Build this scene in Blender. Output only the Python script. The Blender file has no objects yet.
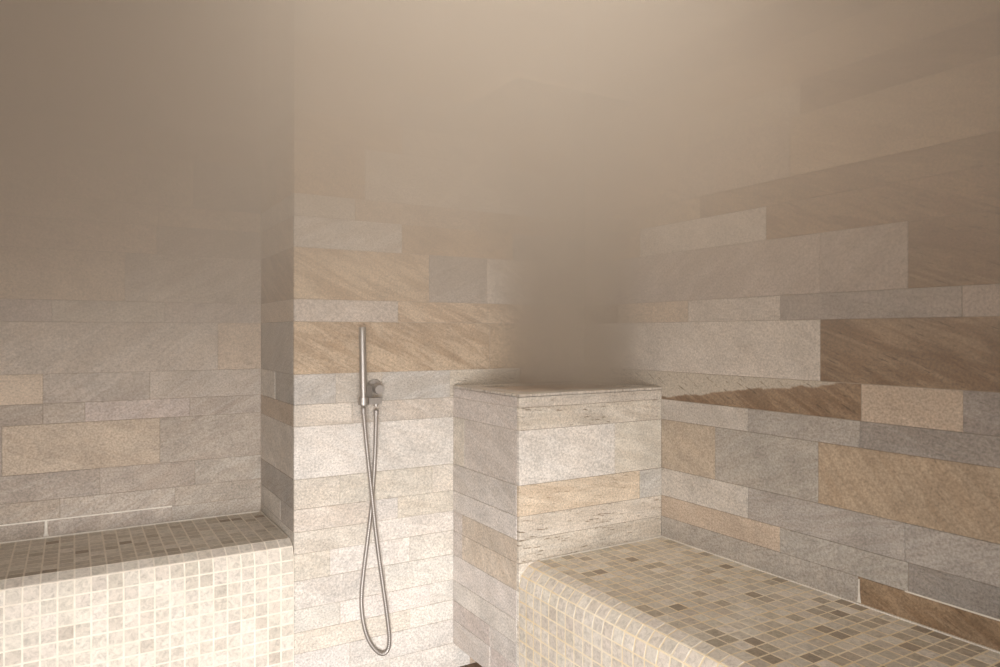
import bpy, math, random
from mathutils import Vector, Matrix

R = random.Random(7)
scene = bpy.context.scene
COL = scene.collection

# ---------------------------------------------------------------- camera model
F_PX, YAW = 715.0, math.radians(30.85)
CAM_Z = 1.275
SA, CA = math.sin(YAW), math.cos(YAW)


def hit_y(px, Y):
    """X coordinate where the picture column px meets the vertical plane y = Y"""
    t = (px - 500.0) / F_PX
    Z = Y / (CA - t * SA)
    return Z * (SA + t * CA)


def hit_x(px, X):
    """Y coordinate where the picture column px meets the vertical plane x = X"""
    t = (px - 500.0) / F_PX
    Z = X / (SA + t * CA)
    return Z * (CA - t * SA)


def hit_y_point(px, py, Y):
    t = (px - 500.0) / F_PX
    Z = Y / (CA - t * SA)
    return Vector((Z * (SA + t * CA), Y, CAM_Z - (py - 333.5) / F_PX * Z))


# ---------------------------------------------------------------- room measures
XR = 1.867        # right wall
XL = -1.45        # left wall (outside the frame)
YS = 2.427        # wall with the shower
YN = 2.919        # back of the bench niche
XN = 0.640        # cheek between niche and shower wall
YF = -0.80        # wall behind the photographer
ZC = 2.60         # ceiling
PX0, PY0, PZ1 = 1.2413, 1.960, 1.077   # steam pedestal: left face, front face, top
BR_TOP, BL_TOP = 0.526, 0.571          # seat heights


# ---------------------------------------------------------------- node helpers
def new_mat(name):
    m = bpy.data.materials.new(name)
    m.use_nodes = True
    nt = m.node_tree
    nt.nodes.clear()
    out = nt.nodes.new('ShaderNodeOutputMaterial')
    return m, nt, out


def N(nt, kind, **kw):
    n = nt.nodes.new(kind)
    for k, v in kw.items():
        if k.startswith('i_'):
            n.inputs[k[2:]].default_value = v
        else:
            setattr(n, k, v)
    return n


def math_node(nt, op, a, b=None, clamp=False):
    n = nt.nodes.new('ShaderNodeMath')
    n.operation = op
    n.use_clamp = clamp
    for i, v in enumerate((a, b)):
        if v is None:
            continue
        if isinstance(v, (int, float)):
            n.inputs[i].default_value = v
        else:
            nt.links.new(v, n.inputs[i])
    return n.outputs[0]


def ramp(nt, fac, stops):
    n = nt.nodes.new('ShaderNodeValToRGB')
    cr = n.color_ramp
    while len(cr.elements) > 1:
        cr.elements.remove(cr.elements[-1])
    for i, (p, c) in enumerate(stops):
        e = cr.elements[0] if i == 0 else cr.elements.new(p)
        e.position = p
        e.color = (c, c, c, 1) if isinstance(c, (int, float)) else (*c, 1)
    nt.links.new(fac, n.inputs[0])
    return n.outputs[0]


def mix_rgb(nt, mode, fac, a, b):
    n = nt.nodes.new('ShaderNodeMix')
    n.data_type = 'RGBA'
    n.blend_type = mode
    for sock, v in ((n.inputs[0], fac), (n.inputs[6], a), (n.inputs[7], b)):
        if isinstance(v, (int, float)):
            sock.default_value = v
        elif isinstance(v, tuple):
            sock.default_value = (*v, 1) if len(v) == 3 else v
        else:
            nt.links.new(v, sock)
    return n.outputs[2]


# ---------------------------------------------------------------- materials
def stone_material():
    m, nt, out = new_mat('split_quartzite')
    L = nt.links.new
    uv = N(nt, 'ShaderNodeUVMap', uv_map='stone').outputs[0]
    tint = N(nt, 'ShaderNodeAttribute', attribute_name='tint').outputs['Color']
    seed = N(nt, 'ShaderNodeAttribute', attribute_name='seed').outputs['Fac']
    vein = N(nt, 'ShaderNodeAttribute', attribute_name='vein').outputs['Fac']
    ang = N(nt, 'ShaderNodeAttribute', attribute_name='vein_angle').outputs['Fac']
    pit = N(nt, 'ShaderNodeAttribute', attribute_name='pits').outputs['Fac']
    off = N(nt, 'ShaderNodeCombineXYZ')
    L(math_node(nt, 'MULTIPLY', seed, 17.3), off.inputs[0])
    L(math_node(nt, 'MULTIPLY', seed, 9.7), off.inputs[1])
    L(math_node(nt, 'MULTIPLY', seed, 31.1), off.inputs[2])
    add = N(nt, 'ShaderNodeVectorMath', operation='ADD')
    L(uv, add.inputs[0]); L(off.outputs[0], add.inputs[1])
    p = add.outputs[0]
    fine = N(nt, 'ShaderNodeTexNoise', i_Scale=150.0, i_Detail=4.0, i_Roughness=0.7)
    L(p, fine.inputs['Vector'])
    mot = N(nt, 'ShaderNodeTexNoise', i_Scale=9.0, i_Detail=7.0, i_Roughness=0.62, i_Distortion=0.4)
    L(p, mot.inputs['Vector'])
    # veins: noise drawn out along the bedding direction
    rot = N(nt, 'ShaderNodeVectorRotate', rotation_type='Z_AXIS')
    L(p, rot.inputs['Vector']); L(ang, rot.inputs['Angle'])
    sc = N(nt, 'ShaderNodeVectorMath', operation='MULTIPLY')
    L(rot.outputs[0], sc.inputs[0]); sc.inputs[1].default_value = (2.2, 16.0, 1.0)
    vn = N(nt, 'ShaderNodeTexNoise', i_Scale=1.6, i_Detail=8.0, i_Roughness=0.66, i_Distortion=0.9)
    L(sc.outputs[0], vn.inputs['Vector'])
    vmask = ramp(nt, vn.outputs['Fac'], [(0.30, 1.0), (0.47, 0.55), (0.56, 0.0), (1.0, 0.0)])
    vmask = math_node(nt, 'MULTIPLY', vmask, vein, True)
    light = ramp(nt, vn.outputs['Fac'], [(0.55, 0.0), (0.75, 1.0)])
    light = math_node(nt, 'MULTIPLY', light, math_node(nt, 'MULTIPLY', vein, 0.5), True)
    # colour
    k = ramp(nt, mot.outputs['Fac'], [(0.25, 0.82), (0.5, 1.0), (0.75, 1.15)])
    c = mix_rgb(nt, 'MULTIPLY', 1.0, tint, k)
    warm = ramp(nt, mot.outputs['Color'], [(0.45, 0.0), (0.72, 1.0)])
    c = mix_rgb(nt, 'MIX', math_node(nt, 'MULTIPLY', warm, 0.25), c,
                mix_rgb(nt, 'MULTIPLY', 1.0, c, (1.06, 0.95, 0.84)))
    kf = ramp(nt, fine.outputs['Fac'], [(0.30, 0.62), (0.5, 1.0), (0.72, 1.36)])
    c = mix_rgb(nt, 'MULTIPLY', 1.0, c, kf)
    c = mix_rgb(nt, 'MIX', vmask, c, mix_rgb(nt, 'MULTIPLY', 1.0, c, (0.52, 0.40, 0.28)))
    c = mix_rgb(nt, 'MIX', light, c, mix_rgb(nt, 'MULTIPLY', 1.0, c, (1.25, 1.2, 1.12)))
    # a few slabs change bed along a slanting line
    wedge = N(nt, 'ShaderNodeAttribute', attribute_name='wedge').outputs['Fac']
    su = N(nt, 'ShaderNodeSeparateXYZ'); L(uv, su.inputs[0])
    wl = math_node(nt, 'SUBTRACT', math_node(nt, 'SUBTRACT', su.outputs[1], math_node(nt, 'MULTIPLY', su.outputs[0], .127)), wedge)
    wl = math_node(nt, 'ADD', wl, math_node(nt, 'MULTIPLY', math_node(nt, 'SUBTRACT', mot.outputs['Fac'], .5), .05))
    wm = ramp(nt, math_node(nt, 'MULTIPLY', wl, 60.0), [(0.0, 0.0), (0.35, 1.0)])
    wc = mix_rgb(nt, 'MULTIPLY', 1.0, kf, (0.44, 0.385, 0.315))
    c = mix_rgb(nt, 'MIX', wm, c, wc)
    pn = N(nt, 'ShaderNodeTexNoise', i_Scale=55.0, i_Detail=3.0, i_Roughness=0.6)
    L(sc.outputs[0], pn.inputs['Vector']); pn.inputs['Scale'].default_value = 9.0
    pm = ramp(nt, pn.outputs['Fac'], [(0.31, 1.0), (0.39, 0.0)])
    pm = math_node(nt, 'MULTIPLY', pm, pit, True)
    c = mix_rgb(nt, 'MIX', pm, c, mix_rgb(nt, 'MULTIPLY', 1.0, c, (0.38, 0.33, 0.27)))
    b = N(nt, 'ShaderNodeBsdfPrincipled', i_Roughness=0.62)
    b.inputs['Specular IOR Level'].default_value = 0.3
    L(c, b.inputs['Base Color'])
    h = math_node(nt, 'ADD', math_node(nt, 'MULTIPLY', fine.outputs['Fac'], 0.5), mot.outputs['Fac'])
    h = math_node(nt, 'SUBTRACT', h, pm)
    bp = N(nt, 'ShaderNodeBump', i_Strength=0.45, i_Distance=0.002)
    L(h, bp.inputs['Height']); L(bp.outputs[0], b.inputs['Normal'])
    L(b.outputs[0], out.inputs['Surface'])
    return m


def mosaic_material():
    m, nt, out = new_mat('marble_mosaic')
    L = nt.links.new
    tc = N(nt, 'ShaderNodeTexCoord').outputs['Object']
    tint = N(nt, 'ShaderNodeAttribute', attribute_name='tint').outputs['Color']
    n1 = N(nt, 'ShaderNodeTexNoise', i_Scale=70.0, i_Detail=6.0, i_Roughness=0.65, i_Distortion=0.8)
    L(tc, n1.inputs['Vector'])
    k = ramp(nt, n1.outputs['Fac'], [(0.28, 0.68), (0.5, 1.0), (0.72, 1.22)])
    c = mix_rgb(nt, 'MULTIPLY', 1.0, tint, k)
    b = N(nt, 'ShaderNodeBsdfPrincipled', i_Roughness=0.5)
    b.inputs['Specular IOR Level'].default_value = 0.3
    L(c, b.inputs['Base Color'])
    bp = N(nt, 'ShaderNodeBump', i_Strength=0.25, i_Distance=0.001)
    L(n1.outputs['Fac'], bp.inputs['Height']); L(bp.outputs[0], b.inputs['Normal'])
    L(b.outputs[0], out.inputs['Surface'])
    return m


def rough_material(name, c0, c1, scale=25.0, rough=0.8):
    m, nt, out = new_mat(name)
    L = nt.links.new
    tc = N(nt, 'ShaderNodeTexCoord').outputs['Object']
    n1 = N(nt, 'ShaderNodeTexNoise', i_Scale=scale, i_Detail=6.0, i_Roughness=0.65)
    L(tc, n1.inputs['Vector'])
    c = ramp(nt, n1.outputs['Fac'], [(0.35, c0), (0.65, c1)])
    b = N(nt, 'ShaderNodeBsdfPrincipled', i_Roughness=rough)
    b.inputs['Specular IOR Level'].default_value = 0.25
    L(c, b.inputs['Base Color']); L(b.outputs[0], out.inputs['Surface'])
    bp = N(nt, 'ShaderNodeBump', i_Strength=0.3, i_Distance=0.002)
    L(n1.outputs['Fac'], bp.inputs['Height']); L(bp.outputs[0], b.inputs['Normal'])
    return m


def metal_material(name, col, rough, ribs=False):
    m, nt, out = new_mat(name)
    L = nt.links.new
    b = N(nt, 'ShaderNodeBsdfPrincipled', i_Roughness=rough, i_Metallic=1.0)
    tc = N(nt, 'ShaderNodeTexCoord').outputs['Object']
    n1 = N(nt, 'ShaderNodeTexNoise', i_Scale=90.0, i_Detail=4.0)
    mp = N(nt, 'ShaderNodeMapping'); mp.inputs['Scale'].default_value = (6, 6, .3)
    L(tc, mp.inputs[0]); L(mp.outputs[0], n1.inputs['Vector'])
    L(ramp(nt, n1.outputs['Fac'], [(0.3, tuple(x * .88 for x in col)), (0.7, col)]), b.inputs['Base Color'])
    L(b.outputs[0], out.inputs['Surface'])
    return m


STONE = stone_material()
MOSAIC = mosaic_material()
JOINT = rough_material('stone_joint', (0.22, 0.18, 0.145), (0.32, 0.265, 0.21))
GROUT_L = rough_material('cream_grout', (0.70, 0.63, 0.54), (0.80, 0.74, 0.65))
GROUT_R = rough_material('yellowed_grout', (0.72, 0.58, 0.36), (0.78, 0.70, 0.56), 6.0)
WHITE = rough_material('lime_bead', (0.62, 0.57, 0.50), (0.74, 0.70, 0.63), 40.0)
PLASTER = rough_material('ceiling_plaster', (0.50, 0.42, 0.33), (0.56, 0.47, 0.37), 8.0)
FLOOR_G = rough_material('floor_grout', (0.20, 0.14, 0.09), (0.27, 0.20, 0.14))
JOINT_L = rough_material('pale_stone_joint', (0.34, 0.29, 0.245), (0.44, 0.385, 0.33))
STEEL = metal_material('brushed_steel', (0.44, 0.41, 0.385), 0.5)
STEEL_B = metal_material('dark_steel', (0.22, 0.20, 0.185), 0.5)
STEEL_D = metal_material('satin_steel_end', (0.46, 0.43, 0.41), 0.6)


# ---------------------------------------------------------------- mesh helpers
class MB:
    """collects faces with per-face attributes and links them as one mesh"""
    def __init__(self):
        self.v, self.f, self.mi, self.tint, self.uv = [], [], [], [], []
        self.extra = {'seed': [], 'vein': [], 'vein_angle': [], 'pits': [], 'wedge': []}
        self.smooth = []

    def face(self, pts, mi=0, tint=(1, 1, 1), uv=None, seed=0., vein=0., ang=0., pits=0., wedge=99., smooth=False):
        b = len(self.v)
        self.v += [tuple(p) for p in pts]
        self.f.append(tuple(range(b, b + len(pts))))
        self.mi.append(mi)
        self.tint.append(tint)
        self.uv.append(uv or [(0, 0)] * len(pts))
        for k, val in (('seed', seed), ('vein', vein), ('vein_angle', ang), ('pits', pits), ('wedge', wedge)):
            self.extra[k].append(val)
        self.smooth.append(smooth)

    def quad_box(self, lo, hi, mi=0, **kw):
        x0, y0, z0 = lo; x1, y1, z1 = hi
        P = [(x0, y0, z0), (x1, y0, z0), (x1, y1, z0), (x0, y1, z0), (x0, y0, z1), (x1, y0, z1), (x1, y1, z1), (x0, y1, z1)]
        for q in ((0, 3, 2, 1), (4, 5, 6, 7), (0, 1, 5, 4), (1, 2, 6, 5), (2, 3, 7, 6), (3, 0, 4, 7)):
            pts = [P[i] for i in q]
            n = (Vector(pts[1]) - Vector(pts[0])).cross(Vector(pts[2]) - Vector(pts[0]))
            if abs(n.z) > max(abs(n.x), abs(n.y)):
                uv = [(p[0], p[1]) for p in pts]
            elif abs(n.x) > abs(n.y):
                uv = [(p[1], p[2]) for p in pts]
            else:
                uv = [(p[0], p[2]) for p in pts]
            self.face(pts, mi, uv=uv, **kw)

    def tile(self, c, e1, e2, n, h1, h2, th, ch, mi=0, uvc=(0, 0), fu=1, **kw):
        """bevelled slab: centre c on its back, half sizes h1 h2 along e1 e2, thickness th along n, chamfer ch"""
        def P(a, b, d):
            return c + e1 * a + e2 * b + n * d
        def ring(i, d):
            return [(-h1 + i, -h2 + i, d), (h1 - i, -h2 + i, d), (h1 - i, h2 - i, d), (-h1 + i, h2 - i, d)]
        r0, r1, r2 = ring(0, 0), ring(0, th - ch), ring(ch, th)
        U = lambda q: (uvc[0] + fu * q[0], uvc[1] + q[1])
        self.face([P(*q) for q in r2], mi, uv=[U(q) for q in r2], **kw)
        for a, b in ((r0, r1), (r1, r2)):
            for i in range(4):
                j = (i + 1) % 4
                q = [a[i], a[j], b[j], b[i]]
                self.face([P(*x) for x in q], mi, uv=[U(x) for x in q], **kw)

    def lathe(self, p0, axis, prof, seg=24, mi=0, **kw):
        """profile [(distance along axis, radius)] turned about axis from p0"""
        axis = Vector(axis).normalized()
        s = axis.orthogonal().normalized(); t = axis.cross(s)
        rings = []
        for d, r in prof:
            rings.append([Vector(p0) + axis * d + (s * math.cos(2 * math.pi * i / seg) + t * math.sin(2 * math.pi * i / seg)) * r for i in range(seg)])
        for a, b in zip(rings, rings[1:]):
            for i in range(seg):
                j = (i + 1) % seg
                self.face([a[i], a[j], b[j], b[i]], mi, smooth=True, **kw)

    def build(self, name, mats, parent=None, weld=False):
        me = bpy.data.meshes.new(name)
        me.from_pydata(self.v, [], self.f)
        for m in (mats if isinstance(mats, (list, tuple)) else [mats]):
            me.materials.append(m)
        me.polygons.foreach_set('material_index', self.mi)
        me.polygons.foreach_set('use_smooth', self.smooth)
        uvl = me.uv_layers.new(name='stone')
        uvl.data.foreach_set('uv', [c for u in self.uv for p in u for c in p])
        ca = me.attributes.new('tint', 'FLOAT_COLOR', 'FACE')
        ca.data.foreach_set('color', [c for t in self.tint for c in (*t, 1.0)])
        for k, vals in self.extra.items():
            a = me.attributes.new(k, 'FLOAT', 'FACE')
            a.data.foreach_set('value', vals)
        me.update()
        if weld:
            import bmesh
            bm = bmesh.new(); bm.from_mesh(me)
            bmesh.ops.remove_doubles(bm, verts=bm.verts, dist=1e-5)
            bmesh.ops.recalc_face_normals(bm, faces=bm.faces)
            bm.to_mesh(me); bm.free()
            me.set_sharp_from_angle(angle=math.radians(35))
        o = bpy.data.objects.new(name, me)
        COL.objects.link(o)
        if parent is not None:
            o.parent = parent
            o.matrix_parent_inverse = parent.matrix_world.inverted()
        return o


def thing(name, label, cat, loc):
    o = bpy.data.objects.new(name, None)
    COL.objects.link(o)
    o.location = loc
    o.matrix_world = Matrix.Translation(loc)
    o.empty_display_size = 0.1
    o['label'] = label
    o['category'] = cat
    return o


def structure(o):
    o['kind'] = 'structure'
    return o


# ---------------------------------------------------------------- stone cladding
# stone kinds: (tint, vein strength, vein angle, pits)
K = {
    'white':  ((0.62, 0.585, 0.545), .15, .3, .2),
    'cream':  ((0.60, 0.55, 0.485), .22, .2, .2),
    'pale':   ((0.50, 0.455, 0.405), .2, .5, .2),
    'beige':  ((0.455, 0.37, 0.29), .2, .4, .1),
    'tan':    ((0.45, 0.345, 0.24), .35, .4, .2),
    'orange': ((0.42, 0.325, 0.23), .4, 1.0, .2),
    'brown':  ((0.245, 0.165, 0.10), 1.0, .42, .9),
    'rust':   ((0.31, 0.215, 0.135), .8, .40, .6),
    'grey':   ((0.38, 0.345, 0.31), .25, -.4, .3),
    'mauve':  ((0.30, 0.265, 0.245), .3, .2, .4),
    'pink':   ((0.40, 0.345, 0.31), .25, -.7, .3),
    'streak': ((0.50, 0.395, 0.285), .75, .42, .2),
    'dgrey':  ((0.28, 0.25, 0.23), .3, .2, .4),
    'fossil': ((0.56, 0.51, 0.44), .35, .1, 1.0),
    'sand':   ((0.55, 0.48, 0.405), .3, .9, .2),
    'blush':  ((0.55, 0.505, 0.475), .25, .3, .2),
    'shaded_pale':   ((0.40, 0.35, 0.305), .35, -.5, .2),  # pale stone with the niche's shade put into its tint
    'honey':  ((0.60, 0.515, 0.405), .45, .15, .5),
    'taupe':  ((0.36, 0.31, 0.262), .3, -.4, .3),  # darkened kind for the niche wall, shade included in the tint
    'silver': ((0.50, 0.475, 0.45), .35, -.4, .3),
}


def jit(c, a=0.06):
    g = 1 + R.uniform(-a, a)
    return tuple(max(0, x * g * (1 + R.uniform(-a / 6, a / 6))) for x in c)


def clad(mb, origin, e1, n, rows, gap=0.0013, th=0.012, flip=1):
    """rows: [(z0, z1, [(u_end, kind)...], u_start)] - slabs laid on the plane through origin"""
    e2 = Vector((0, 0, 1))
    for z0, z1, cells, u in rows:
        for u1, kind in cells:
            lo, hi = min(u, u1), max(u, u1)
            if hi - lo > 0.004:
                wedge = 99.
                if kind == 'split':
                    kind, wedge = 'brown', 1.288
                tint, vein, ang, pits = K[kind]
                d = R.uniform(-0.0012, 0.0012)
                c = origin + e1 * ((lo + hi) / 2) + e2 * ((z0 + z1) / 2) - n * th
                mb.tile(c, e1, e2, n, (hi - lo) / 2 - gap / 2, (z1 - z0) / 2 - gap / 2, th + d, 0.0007,
                        uvc=((lo + hi) / 2 * flip, (z0 + z1) / 2), fu=flip, tint=jit(tint), seed=R.uniform(0, 9),
                        vein=vein * R.uniform(.8, 1.1), ang=ang + R.uniform(-.1, .1), pits=pits, wedge=wedge)
            u = u1


ZR = [0.0, 0.098, 0.19, 0.262, 0.340, 0.437, 0.527, 0.602, 0.679, 0.780, 0.959, 1.033, 1.136, 1.316, 1.392, 1.568, 1.674,
      1.75, 1.93, 2.03, 2.16, 2.30, ZC]


def rnd_cells(u0, u1, kinds, lo=.22, hi=.5):
    cells, u, s = [], u0, 1 if u1 > u0 else -1
    while (u1 - u) * s > 1e-6:
        w = R.uniform(lo, hi)
        u = u1 if (u1 - u) * s < w * 1.4 else u + s * w
        cells.append((u, R.choice(kinds)))
    return cells


def build_rows(spec, u0, u1, conv, kinds, zmin=0.0, ZR=ZR):
    """spec {row index: [(px or None, kind)...]} - picture columns of the upright joints; the rest random"""
    rows = []
    for i in range(len(ZR) - 1):
        z0, z1 = ZR[i], ZR[i + 1]
        if z1 <= zmin + 1e-6:
            continue
        z0 = max(z0, zmin)
        if i in spec:
            start, cells = u0, []
            for px, kind in spec[i]:
                cells.append((u1 if px is None else conv(px), kind))
            if spec[i] and abs(cells[-1][0] - u1) > 1e-6 and spec[i][-1][0] is not None:
                cells += rnd_cells(cells[-1][0], u1, kinds)
            rows.append((z0, z1, cells, start))
        else:
            rows.append((z0, z1, rnd_cells(u0, u1, kinds), u0))
    return rows


def bead_blob(mb, W, u, z0, z1, w_top, w_foot):
    """smear of grout, narrow above and spreading at its foot"""
    prof = [(z0, w_foot), (z0 + .012, w_foot * .62), (z0 + .03, w_top * 1.2), (z1, w_top)]
    for (za, wa), (zb, wb) in zip(prof, prof[1:]):
        for a0, a1, d0, d1 in ((-1, -.4, .002, .0056), (-.4, .4, .0056, .0056), (.4, 1, .0056, .002)):
            mb.face([W(u + a0 * wa, d0, za), W(u + a1 * wa, d1, za), W(u + a1 * wb, d1, zb), W(u + a0 * wb, d0, zb)], 2)


# right wall: u runs along Y from the shower-wall corner towards the viewer
mb = MB()
cr = lambda px: hit_x(px, XR)
spec = {
    6: [(858, 'grey'), (1010, 'rust')],
    7: [(780, 'beige'), (908, 'grey'), (1080, 'dgrey')],
    8: [(748, 'pale'), (905, 'grey'), (1060, 'grey')],
    9: [(715, 'beige'), (818, 'grey'), (1020, 'orange')],
    10: [(748, 'pale'), (860, 'grey'), (1040, 'mauve')],
    11: [(861, 'split'), (963, 'beige'), (1100, 'mauve')],
    12: [(820, 'pale'), (1040, 'brown')],
    13: [(618, 'rust'), (688, 'beige'), (780, 'pale'), (962, 'mauve'), (1030, 'pink')],
    14: [(590, 'grey'), (820, 'pink'), (908, 'pink'), (1100, 'brown')],
    15: [(640, 'tan'), (766, 'pale'), (1010, 'rust')],
    16: [(700, 'tan'), (1020, 'rust')],
    17: [(680, 'tan'), (790, 'beige'), (1010, 'tan')],
    18: [(690, 'tan'), (800, 'beige'), (1020, 'rust')],
    19: [(720, 'tan'), (1020, 'tan')], 20: [(1020, 'rust')], 21: [(1020, 'tan')],
}
rows = build_rows(spec, YS, YF, cr, ['grey', 'tan', 'rust', 'pale', 'beige', 'brown'])
clad(mb, Vector((XR, 0, 0)), Vector((0, 1, 0)), Vector((-1, 0, 0)), rows, flip=-1)
mb.quad_box((XR + .0015, YF, 0), (XR + .12, YS + .1, ZC), 1)
# lime bead left in the joint above the lowest course
mb.quad_box((XR - .0012, hit_x(1040, XR), .600), (XR + .004, hit_x(905, XR), .6035), 2)
bead_blob(mb, lambda u, d, z: (XR + .004 - d, u, z), hit_x(859, XR), .531, .596, .0035, .011)
structure(mb.build('wall_right', [STONE, JOINT, WHITE]))

# wall with the hand shower
mb = MB()
cs = lambda px: hit_y(px, YS)
spec = {
    0: [(390, 'white'), (470, 'white')], 1: [(350, 'white'), (470, 'white')],
    2: [(410, 'cream'), (470, 'white')], 3: [(340, 'white'), (430, 'white'), (470, 'white')],
    4: [(385, 'white'), (470, 'white')], 5: [(330, 'cream'), (410, 'white'), (470, 'white')],
    6: [(372, 'cream'), (470, 'white')], 7: [(372, 'cream'), (398, 'white'), (470, 'cream')],
    8: [(340, 'cream'), (432, 'cream'), (470, 'cream')], 9: [(376, 'white'), (470, 'white')],
    10: [(352, 'cream'), (460, 'pale')], 11: [(336, 'silver'), (382, 'pale'), (450, 'silver'), (520, 'fossil')],
    12: [(490, 'streak'), (570, 'tan')], 13: [(398, 'pale'), (535, 'streak')],
    14: [(429, 'streak'), (487, 'grey'), (560, 'pale')], 15: [(402, 'silver'), (513, 'tan')],
    16: [(355, 'pale'), (480, 'beige')], 17: [(365, 'tan'), (500, 'pale')],
}
rows = build_rows(spec, XN, XR, cs, ['pale', 'beige', 'tan', 'grey'])
clad(mb, Vector((0, YS, 0)), Vector((1, 0, 0)), Vector((0, -1, 0)), rows)
mb.quad_box((XN + .012, YS + .0015, 0), (XR + .1, YS + .1, ZC), 1)
structure(mb.build('wall_back', [STONE, JOINT_L]))

# cheek of the niche
mb = MB()
cn = lambda px: hit_x(px, XN)
rows = build_rows({14: [(None, 'rust')], 13: [(None, 'beige')], 12: [(None, 'grey')], 11: [(275, 'grey'), (None, 'pale')],
                   10: [(None, 'beige')], 9: [(None, 'pale')], 8: [(None, 'grey')], 7: [(280, 'grey'), (None, 'pale')],
                   6: [(None, 'pale')], 15: [(None, 'beige')]},
                  YS + .0125, YN, cn, ['pale', 'beige', 'tan'])
clad(mb, Vector((XN, 0, 0)), Vector((0, 1, 0)), Vector((-1, 0, 0)), rows, flip=-1)
mb.quad_box((XN + .0015, YS + .0125, 0), (XN + .1, YN + .1, ZC), 1)
structure(mb.build('wall_niche', [STONE, JOINT]))

# back of the niche, above the left bench; its shade is painted in as darker stones
mb = MB()
cl = lambda px: hit_y(px, YN)
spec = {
    6: [(172, 'shaded_pale'), (45, 'shaded_pale'), (-120, 'taupe')],
    7: [(175, 'taupe'), (60, 'shaded_pale'), (-90, 'taupe')],
    8: [(195, 'shaded_pale'), (100, 'taupe'), (-80, 'taupe')],
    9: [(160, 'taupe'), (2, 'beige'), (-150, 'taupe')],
    10: [(190, 'shaded_pale'), (85, 'pink'), (43, 'taupe'), (-100, 'taupe')],
    11: [(150, 'shaded_pale'), (43, 'shaded_pale'), (-90, 'beige')],
    12: [(218, 'beige'), (-20, 'shaded_pale')],
    13: [(165, 'shaded_pale'), (52, 'shaded_pale'), (-110, 'pink')],
    14: [(125, 'shaded_pale'), (-130, 'beige')],
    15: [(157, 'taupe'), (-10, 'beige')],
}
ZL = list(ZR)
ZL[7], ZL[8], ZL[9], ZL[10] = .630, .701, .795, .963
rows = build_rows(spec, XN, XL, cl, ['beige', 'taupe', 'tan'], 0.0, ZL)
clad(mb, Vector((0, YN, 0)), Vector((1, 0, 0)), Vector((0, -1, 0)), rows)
mb.quad_box((XL - .1, YN + .0015, 0), (XN + .1, YN + .1, ZC), 1)
mb.quad_box((hit_y(-60, YN), YN - .0014, .6285), (hit_y(172, YN), YN + .004, .6325), 2)
bead_blob(mb, lambda u, d, z: (u, YN + .004 - d, z), hit_y(46, YN), .576, .629, .005, .012)
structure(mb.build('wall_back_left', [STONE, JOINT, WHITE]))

# walls outside the frame, with an assumed doorway, added and sized to let fill light in
mb = MB()
rows = build_rows({}, YF, YN, cn, ['pale', 'beige', 'grey', 'tan'])
clad(mb, Vector((XL, 0, 0)), Vector((0, 1, 0)), Vector((1, 0, 0)), rows)
mb.quad_box((XL - .1, YF, 0), (XL - .0015, YN + .1, ZC), 1)
structure(mb.build('wall_left', [STONE, JOINT]))
DX0, DX1, DZ = -1.25, 0.45, 2.0
mb = MB()
mb.quad_box((XL - .1, YF - .1, 0), (DX0, YF, ZC), 0, tint=K['pale'][0])
mb.quad_box((DX1, YF - .1, 0), (XR + .1, YF, ZC), 0, tint=K['pale'][0])
mb.quad_box((DX0, YF - .1, DZ), (DX1, YF, ZC), 0, tint=K['pale'][0])
structure(mb.build('wall_front', [STONE]))
mb = MB()
mb.quad_box((XL - .1, YF - .1, ZC), (XR + .1, YN + .1, ZC + .1))
structure(mb.build('ceiling', [PLASTER]))

# floor: small dark brown mosaic
mb = MB()
mb.quad_box((XL - .1, YF - .8, -.1), (XR + .1, YN + .1, -.002), 1)
p = 0.0423
y = YS
while y > 0.2:
    x = XN - 1.0
    while x < PX0 + .2:
        g = R.uniform(.75, 1.2)
        mb.tile(Vector((x + p / 2, y - p / 2, -.004)), Vector((1, 0, 0)), Vector((0, 1, 0)), Vector((0, 0, 1)),
                p / 2 - .0015, p / 2 - .0015, .004, .0006, 0, tint=(.17 * g, .105 * g, .06 * g))
        x += p
    y -= p
structure(mb.build('floor', [MOSAIC, FLOOR_G]))


# ---------------------------------------------------------------- mosaic benches
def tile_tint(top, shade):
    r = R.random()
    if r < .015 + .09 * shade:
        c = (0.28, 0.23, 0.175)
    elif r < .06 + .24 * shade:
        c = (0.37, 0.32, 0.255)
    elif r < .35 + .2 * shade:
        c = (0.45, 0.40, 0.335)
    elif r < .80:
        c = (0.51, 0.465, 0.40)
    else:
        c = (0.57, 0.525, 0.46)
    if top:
        c = tuple(1.1 * a for a in c)  # seat chips lightened: extra top light painted into the tint
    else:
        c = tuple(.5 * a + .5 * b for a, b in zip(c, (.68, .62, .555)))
    return jit(c, .05)


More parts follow.
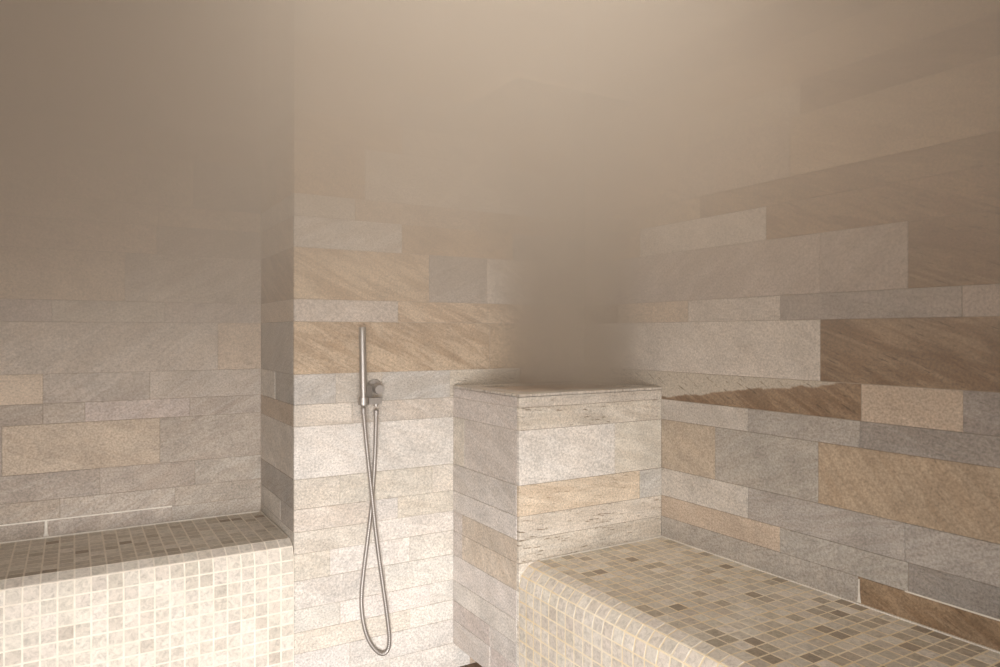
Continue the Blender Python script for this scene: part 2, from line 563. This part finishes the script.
def bench(root, depth, top, radius, length, to_world, grout, riser_grout, bead_sides, shade_fn):
    """cross section: s = 0 at the wall, over the seat, round the nosing and down to the floor.
    to_world(a, d, z): a along the bench, d out from the wall"""
    p, g, th = 0.0423, 0.0044, 0.004
    flat = depth - radius
    arc = radius * math.pi / 2
    def prof(s, off=0.0):
        if s <= flat:
            return (s, top + off), (1, 0), (0, 1)
        if s <= flat + arc:
            q = (s - flat) / radius
            return (flat + (radius + off) * math.sin(q), top - radius + (radius + off) * math.cos(q)), \
                   (math.cos(q), -math.sin(q)), (math.sin(q), math.cos(q))
        return (depth + off, top - radius - (s - flat - arc)), (0, -1), (1, 0)
    total = flat + arc + top - radius
    na = int(length / p) + 1
    # tile rows are set out from the nosing so that the three facets of the curve sit evenly
    n_arc = max(2, round(arc / p))
    pa = arc / n_arc
    bands = []
    s = flat
    while s > 0:
        bands.append((max(0, s - p), s, 0)); s -= p
    for i in range(n_arc):
        bands.append((flat + i * pa, flat + (i + 1) * pa, 1))
    s = flat + arc
    while s < total:
        bands.append((s, min(total, s + p), 2)); s += p
    W = lambda a, q: Vector(to_world(a, q[0], q[1]))
    A = (W(1, (0, 0)) - W(0, (0, 0))).normalized()
    meshes = [MB(), MB(), MB()]
    for s0, s1, part in bands:
        h2 = (s1 - s0) / 2 - g / 2
        if h2 < .003:
            continue
        c2, t2, n2 = prof((s0 + s1) / 2)
        t = (W(0, t2) - W(0, (0, 0))).normalized(); n = (W(0, n2) - W(0, (0, 0))).normalized()
        if part == 1:   # a flat chip across the curve
            h2 = radius * math.sin((s1 - s0) / radius / 2) - g / 2
            k = -radius * (1 - math.cos((s1 - s0) / radius / 2)) * .5
        else:
            k = 0
        for i in range(na):
            a0, a1 = i * p, min(length, (i + 1) * p)
            if a1 - a0 < .008:
                continue
            e1 = A
            if e1.cross(t).dot(n) < 0:
                e2 = -t
            else:
                e2 = t
            c = W((a0 + a1) / 2, c2) + n * (k - th + R.uniform(.0, .0003))
            am, sm = (a0 + a1) / 2, (s0 + s1) / 2
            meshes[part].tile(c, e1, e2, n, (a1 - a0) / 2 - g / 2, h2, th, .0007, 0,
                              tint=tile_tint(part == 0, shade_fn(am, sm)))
    # grout bed, slightly sunk below the chips
    cuts = [[0, flat], [flat + arc * i / 12 for i in range(13)], [flat + arc, total]]
    for part, ss in enumerate(cuts):
        pts = [prof(s, -.0002)[0] for s in ss]
        if part == 1:
            hh = arc / n_arc / radius / 2
            rr = (radius - radius * (1 - math.cos(hh)) * .5 - .0005) / math.cos(hh)
            pts = [(flat + rr * math.sin(2 * hh * i), top - radius + rr * math.cos(2 * hh * i)) for i in range(n_arc + 1)]
        for q0, q1 in zip(pts, pts[1:]):
            f = [W(0, q0), W(length, q0), W(length, q1), W(0, q1)]
            nn = (f[1] - f[0]).cross(f[2] - f[0])
            q = prof((ss[0] + ss[-1]) / 2)[2]
            if nn.dot(W(0, q) - W(0, (0, 0))) < 0:
                f.reverse()
            meshes[part].face(f, 1)
    # closed ends and core so that the bench is solid from any side
    for a in (0, length):
        ring = [prof(s, -.0016)[0] for s in [0] + [flat + arc * i / 12 for i in range(13)] + [total]] + [(0, 0.0)]
        meshes[2].face([W(a, q) for q in ring], 1)
    names = ('seat', 'rounded_edge', 'riser')
    for k, (m, nm) in enumerate(zip(meshes, names)):
        m.build(nm, [MOSAIC, grout if k == 0 else riser_grout], root)
    # bead of sealant where the seat meets the stone
    b = MB()
    for f in bead_sides:
        f(b)
    b.build('sealant_bead', [WHITE], root)


# right bench runs along the right wall from the pedestal towards the viewer
LR = 2.45
root = thing('tiled_bench', 'cream and taupe mosaic bench along the right stone wall, in front of the steaming pedestal', 'bench', ((PX0 + XR) / 2, PY0 - LR / 2, 0))
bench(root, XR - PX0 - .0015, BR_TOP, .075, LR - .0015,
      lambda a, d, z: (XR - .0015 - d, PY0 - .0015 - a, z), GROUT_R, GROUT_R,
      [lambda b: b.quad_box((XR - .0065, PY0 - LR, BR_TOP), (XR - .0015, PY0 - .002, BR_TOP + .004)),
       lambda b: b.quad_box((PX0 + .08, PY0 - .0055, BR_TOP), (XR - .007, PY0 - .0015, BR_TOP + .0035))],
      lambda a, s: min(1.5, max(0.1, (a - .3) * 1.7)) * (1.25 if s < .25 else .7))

# left bench fills the niche
root = thing('tiled_bench', 'pale cream mosaic bench in the dim niche left of the hand shower', 'bench', ((XL + XN) / 2, (YN + YS) / 2, 0))
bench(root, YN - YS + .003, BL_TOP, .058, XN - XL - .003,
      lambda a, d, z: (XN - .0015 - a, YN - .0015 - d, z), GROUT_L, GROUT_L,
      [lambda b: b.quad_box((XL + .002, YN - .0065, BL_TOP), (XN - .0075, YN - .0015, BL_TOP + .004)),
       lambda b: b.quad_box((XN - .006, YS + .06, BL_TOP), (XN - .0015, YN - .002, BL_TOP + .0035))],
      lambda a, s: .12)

# ---------------------------------------------------------------- steam pedestal
ped = thing('steam_pedestal', 'stone-clad pedestal with thin capping in the corner, steam rising from its top', 'pedestal', ((PX0 + XR) / 2, (PY0 + YS) / 2, 0))
PB, PT = 0.098, PZ1 - .009
G = .0015
px1, py1 = XR - .0015, YS - .0015


def ped_rows(spec, u0, u1, conv, kinds):
    out = []
    for i in range(len(ZR) - 1):
        z0, z1 = max(ZR[i], PB), min(ZR[i + 1], PT)
        if z1 - z0 < .004:
            continue
        cells = [(u1 if px is None else conv(px), k) for px, k in spec.get(i, [(None, R.choice(kinds))])]
        out.append((z0, z1, cells, u0))
    return out


cf = lambda px: hit_y(px, PY0)
m = MB()
rows = ped_rows({11: [(None, 'fossil')], 10: [(None, 'fossil')], 9: [(615, 'white'), (None, 'cream')],
                 8: [(640, 'honey'), (None, 'silver')], 7: [(None, 'fossil')], 6: [(None, 'fossil')]}, PX0, px1, cf, ['cream', 'white'])
clad(m, Vector((0, PY0, 0)), Vector((1, 0, 0)), Vector((0, -1, 0)), rows)
m.quad_box((PX0 + .011, PY0 + .0015, PB + .002), (px1, PY0 + .03, PT - .001), 1)
m.build('front_cladding', [STONE, JOINT], ped)
cs2 = lambda px: hit_x(px, PX0)
m = MB()
rows = ped_rows({11: [(None, 'blush')], 10: [(None, 'blush')], 9: [(464, 'cream'), (None, 'blush')], 8: [(None, 'blush')],
                 7: [(None, 'white')], 6: [(462, 'blush'), (None, 'sand')], 5: [(462, 'blush'), (None, 'sand')],
                 4: [(None, 'white')], 3: [(None, 'white')], 2: [(490, 'blush'), (None, 'white')], 1: [(490, 'blush'), (None, 'blush')]},
                py1, PY0 + .0125, cs2, ['pale', 'silver'])
clad(m, Vector((PX0, 0, 0)), Vector((0, 1, 0)), Vector((-1, 0, 0)), rows, flip=-1)
m.quad_box((PX0 + .0015, PY0 + .013, PB + .002), (PX0 + .03, py1, PT - .001), 1)
m.build('side_cladding', [STONE, JOINT_L], ped)
m = MB()
m.quad_box((PX0 + .12, PY0 + .031, 0), (px1, py1, PB), 0)
m.build('plinth', [FLOOR_G], ped)
# capping: four stone strips round a shallow outlet basin
m = MB()
tint, vein, ang, pits = K['pale']
cw = .075
for lo, hi in (((PX0 - .0015, PY0 - .0015), (px1, PY0 + cw)), ((PX0 - .0015, py1 - cw), (px1, py1)),
               ((PX0 - .0015, PY0 + cw + .001), (PX0 + cw, py1 - cw - .001)), ((px1 - cw, PY0 + cw + .001), (px1, py1 - cw - .001))):
    c = Vector(((lo[0] + hi[0]) / 2, (lo[1] + hi[1]) / 2, PT + .001))
    m.tile(c, Vector((1, 0, 0)), Vector((0, 1, 0)), Vector((0, 0, 1)), (hi[0] - lo[0]) / 2, (hi[1] - lo[1]) / 2, .008, .001,
           uvc=(c.x, c.y), tint=jit(tint), seed=R.uniform(0, 9), vein=.3, ang=.2, pits=.8)
m.build('capping', [STONE], ped)
m = MB()
m.quad_box((PX0 + .031, PY0 + .031, PT - .03), (px1 - .002, py1 - .002, PT + .003), 0, tint=K['beige'][0])
m.build('outlet_basin', [STONE], ped)

# ---------------------------------------------------------------- hand shower
def sw(px, py, d):
    """a point of the shower wall seen at that pixel, then moved d out of the wall along the view of the wall"""
    v = hit_y_point(px, py, YS - d)
    return v


hold_c = sw(374, 386, 0.0)
hold = thing('shower_holder', 'satin steel wall outlet and cradle with round knob holding the hand shower', 'shower holder', (hold_c.x, YS, hold_c.z))
D = 0.048                                    # distance of the wand from the wall
wand_low = sw(363.6, 406, D)
wand_top = sw(362.2, 327, D)
cradle = sw(363.4, 401, D)
knob = sw(379.3, 389.5, .055)
outlet = sw(376, 405, .030)
m = MB()
m.lathe((hold_c.x, YS - .0015, hold_c.z), (0, -1, 0), [(0, 0), (0, .0255), (.004, .0255), (.006, .0235), (.006, .009), (.038, .009), (.038, 0)])
m.build('wall_flange', [STEEL], hold, True)
m = MB()
m.lathe((knob.x, YS - .0085, knob.z), (0, -1, 0), [(0, 0), (0, .010), (.020, .010), (.022, .0165), (.048, .0165), (.0495, .0155), (.0495, 0)])
m.build('knob', [STEEL_D], hold, True)
# body block joining flange and cradle
m = MB()
bx, bz = (hold_c.x + knob.x) / 2 - .006, knob.z - .012
m.quad_box((cradle.x + .013, YS - .044, cradle.z - .001), (cradle.x + .034, YS - .022, hold_c.z + .008))
m.build('holder_body', [STEEL_B], hold, True)
m = MB()
m.lathe((outlet.x, outlet.y, outlet.z - .004), (0, 0, 1), [(0, 0), (0, .0085), (.030, .0085), (.030, 0)])
m.build('outlet_spout', [STEEL], hold, True)
# cradle: a ring round the wand plus an arm to the spout
m = MB()
prof = []
seg = 28
ri, ro, zz0, zz1 = .0132, .0185, cradle.z - .013, cradle.z + .013
for i in range(seg):
    a0, a1 = 2 * math.pi * i / seg, 2 * math.pi * (i + 1) / seg
    def P(r, a, z):
        return (cradle.x + r * math.cos(a), cradle.y + r * math.sin(a), z)
    m.face([P(ro, a0, zz0), P(ro, a1, zz0), P(ro, a1, zz1), P(ro, a0, zz1)], smooth=True)
    m.face([P(ri, a1, zz0), P(ri, a0, zz0), P(ri, a0, zz1), P(ri, a1, zz1)], smooth=True)
    m.face([P(ri, a0, zz1), P(ro, a0, zz1), P(ro, a1, zz1), P(ri, a1, zz1)])
    m.face([P(ri, a1, zz0), P(ro, a1, zz0), P(ro, a0, zz0), P(ri, a0, zz0)])
m.quad_box((cradle.x + .0165, cradle.y - .012, cradle.z - .012), (outlet.x + .010, cradle.y + .022, cradle.z + .010))
m.build('cradle', [STEEL], hold)

hs = thing('hand_shower', 'slim brushed steel stick hand shower with long hose looping down the stone wall', 'hand shower', (wand_low.x, wand_low.y, wand_low.z))
axis = (wand_top - wand_low)
Lw = axis.length
m = MB()
m.lathe(wand_low, axis, [(0, 0), (0, .0105), (.004, .0122), (.012, .0126), (Lw - .022, .0126), (Lw - .022, 0)])
m.build('handle', [STEEL], hs, True)
m = MB()
m.lathe(wand_low, axis, [(Lw - .0214, 0), (Lw - .0214, .0126), (Lw - .003, .0126), (Lw, .0115), (Lw, 0)])
m.build('spray_head', [STEEL], hs, True)
# hose: one continuous loop, read off the wall from handle to outlet
path = [(363.4, 408, D), (364.2, 420, D), (366.4, 444, D - .006), (370, 478, .034), (372.8, 503, .030), (376.5, 540, .027), (382.5, 582, .026), (387.8, 620, .025),
        (390, 640, .024), (388.5, 651, .022), (382.5, 655.5, .020), (375, 650.5, .017), (367.5, 639, .014), (362.8, 622, .012), (360.8, 602, .011), (362.4, 580, .010),
        (367.3, 542, .010), (371.3, 510, .012), (373.4, 485, .016), (375.2, 455, .022), (376, 425, .028), (376.1, 411.5, .030)]
cu = bpy.data.curves.new('hose', 'CURVE')
cu.dimensions = '3D'
sp = cu.splines.new('NURBS')
pts = [sw(*q) for q in path]
sp.points.add(len(pts) - 1)
for q, v in zip(sp.points, pts):
    q.co = (*v, 1)
sp.use_endpoint_u = True
sp.order_u = 4
sp.resolution_u = 8
tmp = bpy.data.objects.new('hose', cu)
COL.objects.link(tmp)
dg = bpy.context.evaluated_depsgraph_get()
ev = tmp.evaluated_get(dg)
tm = ev.to_mesh()
line = [v.co.copy() for v in tm.vertices]
ev.to_mesh_clear()
bpy.data.objects.remove(tmp)
bpy.data.curves.remove(cu)
# resample, then wind ribbed rings round it
dist = [0]
for a, b in zip(line, line[1:]):
    dist.append(dist[-1] + (b - a).length)
step, hose_r = .0018, .0074
n = int(dist[-1] / step)
res, j = [], 0
for i in range(n + 1):
    d = dist[-1] * i / n
    while j < len(dist) - 2 and dist[j + 1] < d:
        j += 1
    k = (d - dist[j]) / max(1e-9, dist[j + 1] - dist[j])
    res.append(line[j].lerp(line[j + 1], k))
m = MB()
up = Vector((0, 1, 0))
rings = []
for i, c in enumerate(res):
    t = (res[min(i + 1, n)] - res[max(i - 1, 0)]).normalized()
    s = (up - t * up.dot(t)).normalized(); u = t.cross(s)
    r = hose_r * (1.0 if i % 4 in (0, 1) else .90)
    rings.append([c + (s * math.cos(2 * math.pi * q / 12) + u * math.sin(2 * math.pi * q / 12)) * r for q in range(12)])
for a, b in zip(rings, rings[1:]):
    for q in range(12):
        w = (q + 1) % 12
        m.face([a[q], a[w], b[w], b[q]], smooth=True)
m.face(rings[0]); m.face(rings[-1])
hose = m.build('hose', [STEEL], hs, True)
m = MB()
m.lathe(pts[-1] + Vector((0, 0, -.012)), (0, 0, 1), [(0, 0), (0, .0090), (.016, .0090), (.018, .0065), (.018, 0)], 16)
hn = m.build('hose_nut', [STEEL_D], hose, True)
m = MB()
m.lathe(pts[0] + Vector((0, 0, -.018)), (0, 0, 1), [(0, 0), (0, .0086), (.017, .0090), (.0175, 0)], 16)
m.build('hose_nut', [STEEL_D], hose, True)

# ---------------------------------------------------------------- steam
def steam_density(nt, sep, pos):
    """haze that thickens towards the ceiling"""
    L = nt.links.new
    n1 = N(nt, 'ShaderNodeTexNoise', i_Scale=1.6, i_Detail=3.0, i_Roughness=0.5)
    L(pos, n1.inputs['Vector'])
    wob = math_node(nt, 'MULTIPLY', math_node(nt, 'SUBTRACT', n1.outputs['Fac'], 0.5), 0.35)
    z = math_node(nt, 'ADD', sep.outputs[2], wob)
    mr = N(nt, 'ShaderNodeMapRange', interpolation_type='SMOOTHSTEP')
    L(z, mr.inputs['Value'])
    mr.inputs['From Min'].default_value = HAZE_Z[0]
    mr.inputs['From Max'].default_value = HAZE_Z[1]
    return math_node(nt, 'MULTIPLY', math_node(nt, 'POWER', mr.outputs[0], HAZE_POW), HAZE_D)


def steam_material(name, with_plume):
    m, nt, out = new_mat(name)
    L = nt.links.new
    pos = N(nt, 'ShaderNodeNewGeometry').outputs['Position']
    sep = N(nt, 'ShaderNodeSeparateXYZ'); L(pos, sep.inputs[0])
    d = steam_density(nt, sep, pos)
    v = N(nt, 'ShaderNodeVolumePrincipled', i_Anisotropy=0.0)
    v.inputs['Color'].default_value = (*SCAT, 1)
    v.inputs['Absorption Color'].default_value = (0, 0, 0, 1)
    L(d, v.inputs['Density'])
    shader = v.outputs[0]
    if with_plume:
        n1 = N(nt, 'ShaderNodeTexNoise', i_Scale=4.0, i_Detail=4.0, i_Roughness=0.55)
        L(pos, n1.inputs['Vector'])
        dx = math_node(nt, 'SUBTRACT', sep.outputs[0], PLUME[0])
        dy = math_node(nt, 'SUBTRACT', sep.outputs[1], PLUME[1])
        rr = math_node(nt, 'SQRT', math_node(nt, 'ADD', math_node(nt, 'MULTIPLY', dx, dx), math_node(nt, 'MULTIPLY', dy, dy)))
        rr = math_node(nt, 'ADD', rr, math_node(nt, 'MULTIPLY', math_node(nt, 'SUBTRACT', n1.outputs['Fac'], .5), .16))
        mr = N(nt, 'ShaderNodeMapRange', interpolation_type='SMOOTHSTEP')
        L(rr, mr.inputs['Value'])
        mr.inputs['From Min'].default_value = 0.32
        mr.inputs['From Max'].default_value = 0.02
        mz = N(nt, 'ShaderNodeMapRange', interpolation_type='SMOOTHSTEP')
        L(sep.outputs[2], mz.inputs['Value'])
        mz.inputs['From Min'].default_value = 2.1
        mz.inputs['From Max'].default_value = 1.35
        dp = math_node(nt, 'MULTIPLY', math_node(nt, 'MULTIPLY', mr.outputs[0], mz.outputs[0]), PLUME[2])
        v2 = N(nt, 'ShaderNodeVolumePrincipled', i_Anisotropy=0.0)
        v2.inputs['Color'].default_value = (*PLUME_SHADE, 1)
        v2.inputs['Absorption Color'].default_value = (0, 0, 0, 1)
        L(dp, v2.inputs['Density'])
        a = N(nt, 'ShaderNodeAddShader')
        L(v.outputs[0], a.inputs[0]); L(v2.outputs[0], a.inputs[1])
        shader = a.outputs[0]
    L(shader, out.inputs['Volume'])
    return m


def cells_mesh(name, xs, ys, zs, filled, mat):
    """closed skin round the filled cells of a box grid"""
    vid, verts, faces = {}, [], []
    def V(i, j, k):
        if (i, j, k) not in vid:
            vid[i, j, k] = len(verts); verts.append((xs[i], ys[j], zs[k]))
        return vid[i, j, k]
    nx, ny, nz = len(xs) - 1, len(ys) - 1, len(zs) - 1
    F = lambda i, j, k: 0 <= i < nx and 0 <= j < ny and 0 <= k < nz and filled(i, j, k)
    for i in range(nx):
        for j in range(ny):
            for k in range(nz):
                if not F(i, j, k):
                    continue
                if not F(i - 1, j, k): faces.append((V(i, j, k), V(i, j, k + 1), V(i, j + 1, k + 1), V(i, j + 1, k)))
                if not F(i + 1, j, k): faces.append((V(i + 1, j, k), V(i + 1, j + 1, k), V(i + 1, j + 1, k + 1), V(i + 1, j, k + 1)))
                if not F(i, j - 1, k): faces.append((V(i, j, k), V(i + 1, j, k), V(i + 1, j, k + 1), V(i, j, k + 1)))
                if not F(i, j + 1, k): faces.append((V(i, j + 1, k), V(i, j + 1, k + 1), V(i + 1, j + 1, k + 1), V(i + 1, j + 1, k)))
                if not F(i, j, k - 1): faces.append((V(i, j, k), V(i, j + 1, k), V(i + 1, j + 1, k), V(i + 1, j, k)))
                if not F(i, j, k + 1): faces.append((V(i, j, k + 1), V(i + 1, j, k + 1), V(i + 1, j + 1, k + 1), V(i, j + 1, k + 1)))
    me = bpy.data.meshes.new(name)
    me.from_pydata(verts, [], faces)
    me.materials.append(mat)
    me.update()
    o = bpy.data.objects.new(name, me)
    COL.objects.link(o)
    return o


HAZE_Z, HAZE_POW, HAZE_D = (0.88, 2.15), 1.6, 1.55
SCAT = (0.78, 0.72, 0.65)
PLUME, PLUME_SHADE = (1.62, 2.18, 7.0), (.64, .555, .455)  # plume colour lowered: shade of unlit white steam painted in
e = .006
xs = [XL + e, XN - e, .76, .98, PX0 - .012, XR - e]
ys = [YF + e, PY0 - .012, YS - .13, YS - e, YN - e]
zs = [1.095, 1.335, 2.10, ZC - e]


def in_haze(i, j, k):
    if j == 3:
        return i == 0                                        # behind the shower wall there is only the niche
    if j >= 1 and i == 4 and k < 2:
        return False                                         # the column over the pedestal is its own object
    if j == 2 and i == 2 and k == 0:
        return False                                         # clear round the hand shower
    return True


o = cells_mesh('steam_haze', xs, ys, zs, in_haze, steam_material('steam_haze', False))
o['kind'] = 'stuff'
o['label'] = 'thin beige steam haze veiling the upper walls and hiding the ceiling'
o['category'] = 'steam'
o = cells_mesh('steam_plume', [PX0 - .009, XR - e], [PY0 - .009, YS - e], [PZ1 + .003, 2.097], lambda i, j, k: True,
               steam_material('steam_plume', True))
o['kind'] = 'stuff'
o['label'] = 'dense steam column, its shade painted in as grey-brown, rising from the stone pedestal in the corner'
o['category'] = 'steam'

# ---------------------------------------------------------------- light
def area(name, loc, aim, sx, sy, power, col, spread=180):
    ld = bpy.data.lights.new(name, 'AREA')
    ld.shape = 'RECTANGLE'
    ld.size, ld.size_y = sx, sy
    ld.energy = power
    ld.color = col
    ld.spread = math.radians(spread)
    o = bpy.data.objects.new(name, ld)
    COL.objects.link(o)
    o.location = loc
    o.rotation_euler = (Vector(aim) - Vector(loc)).to_track_quat('-Z', 'Y').to_euler()
    return o


area('low_fill', ((DX0 + DX1) / 2, YF - .05, .50), (.45, 1.2, -.25), DX1 - DX0, .95, 50, (1.0, .978, .955), 88)  # added low fill behind the camera, tilted down to brighten the lower walls
area('wide_fill', ((DX0 + DX1) / 2, YF - .06, 1.0), (.35, 1.2, .75), DX1 - DX0, 1.8, 19, (1.0, .975, .95))  # added wide fill from an unseen source, lifts the right wall
area('ceiling_lamp', (.98, 1.55, ZC - .03), (1.0, 1.62, 0), 1.3, .8, 26, (1.0, .955, .89), 125)

w = bpy.data.worlds.new('world')
scene.world = w
w.use_nodes = True
w.node_tree.nodes['Background'].inputs[0].default_value = (1.0, .92, .82, 1)
w.node_tree.nodes['Background'].inputs[1].default_value = 0.3

# ---------------------------------------------------------------- camera and view
cam = bpy.data.cameras.new('camera')
cam.sensor_width = 36.0
cam.sensor_fit = 'HORIZONTAL'
cam.lens = 36.0 * F_PX / 1000.0
cam.clip_start = 0.02
co = bpy.data.objects.new('camera', cam)
COL.objects.link(co)
co.location = (0, 0, CAM_Z)
co.rotation_euler = (math.pi / 2, 0, -YAW)
scene.camera = co

vs = scene.view_settings
scene.display_settings.display_device = 'sRGB'
vs.view_transform = 'Standard'
vs.look = 'None'
vs.gamma = 1.0
vs.use_curve_mapping = False
vs.exposure = 0.0
cy = scene.cycles
cy.use_denoising = True
cy.volume_bounces = 3
cy.diffuse_bounces = 5
cy.max_bounces = 8
cy.volume_step_rate = 0.5
cy.volume_max_steps = 256
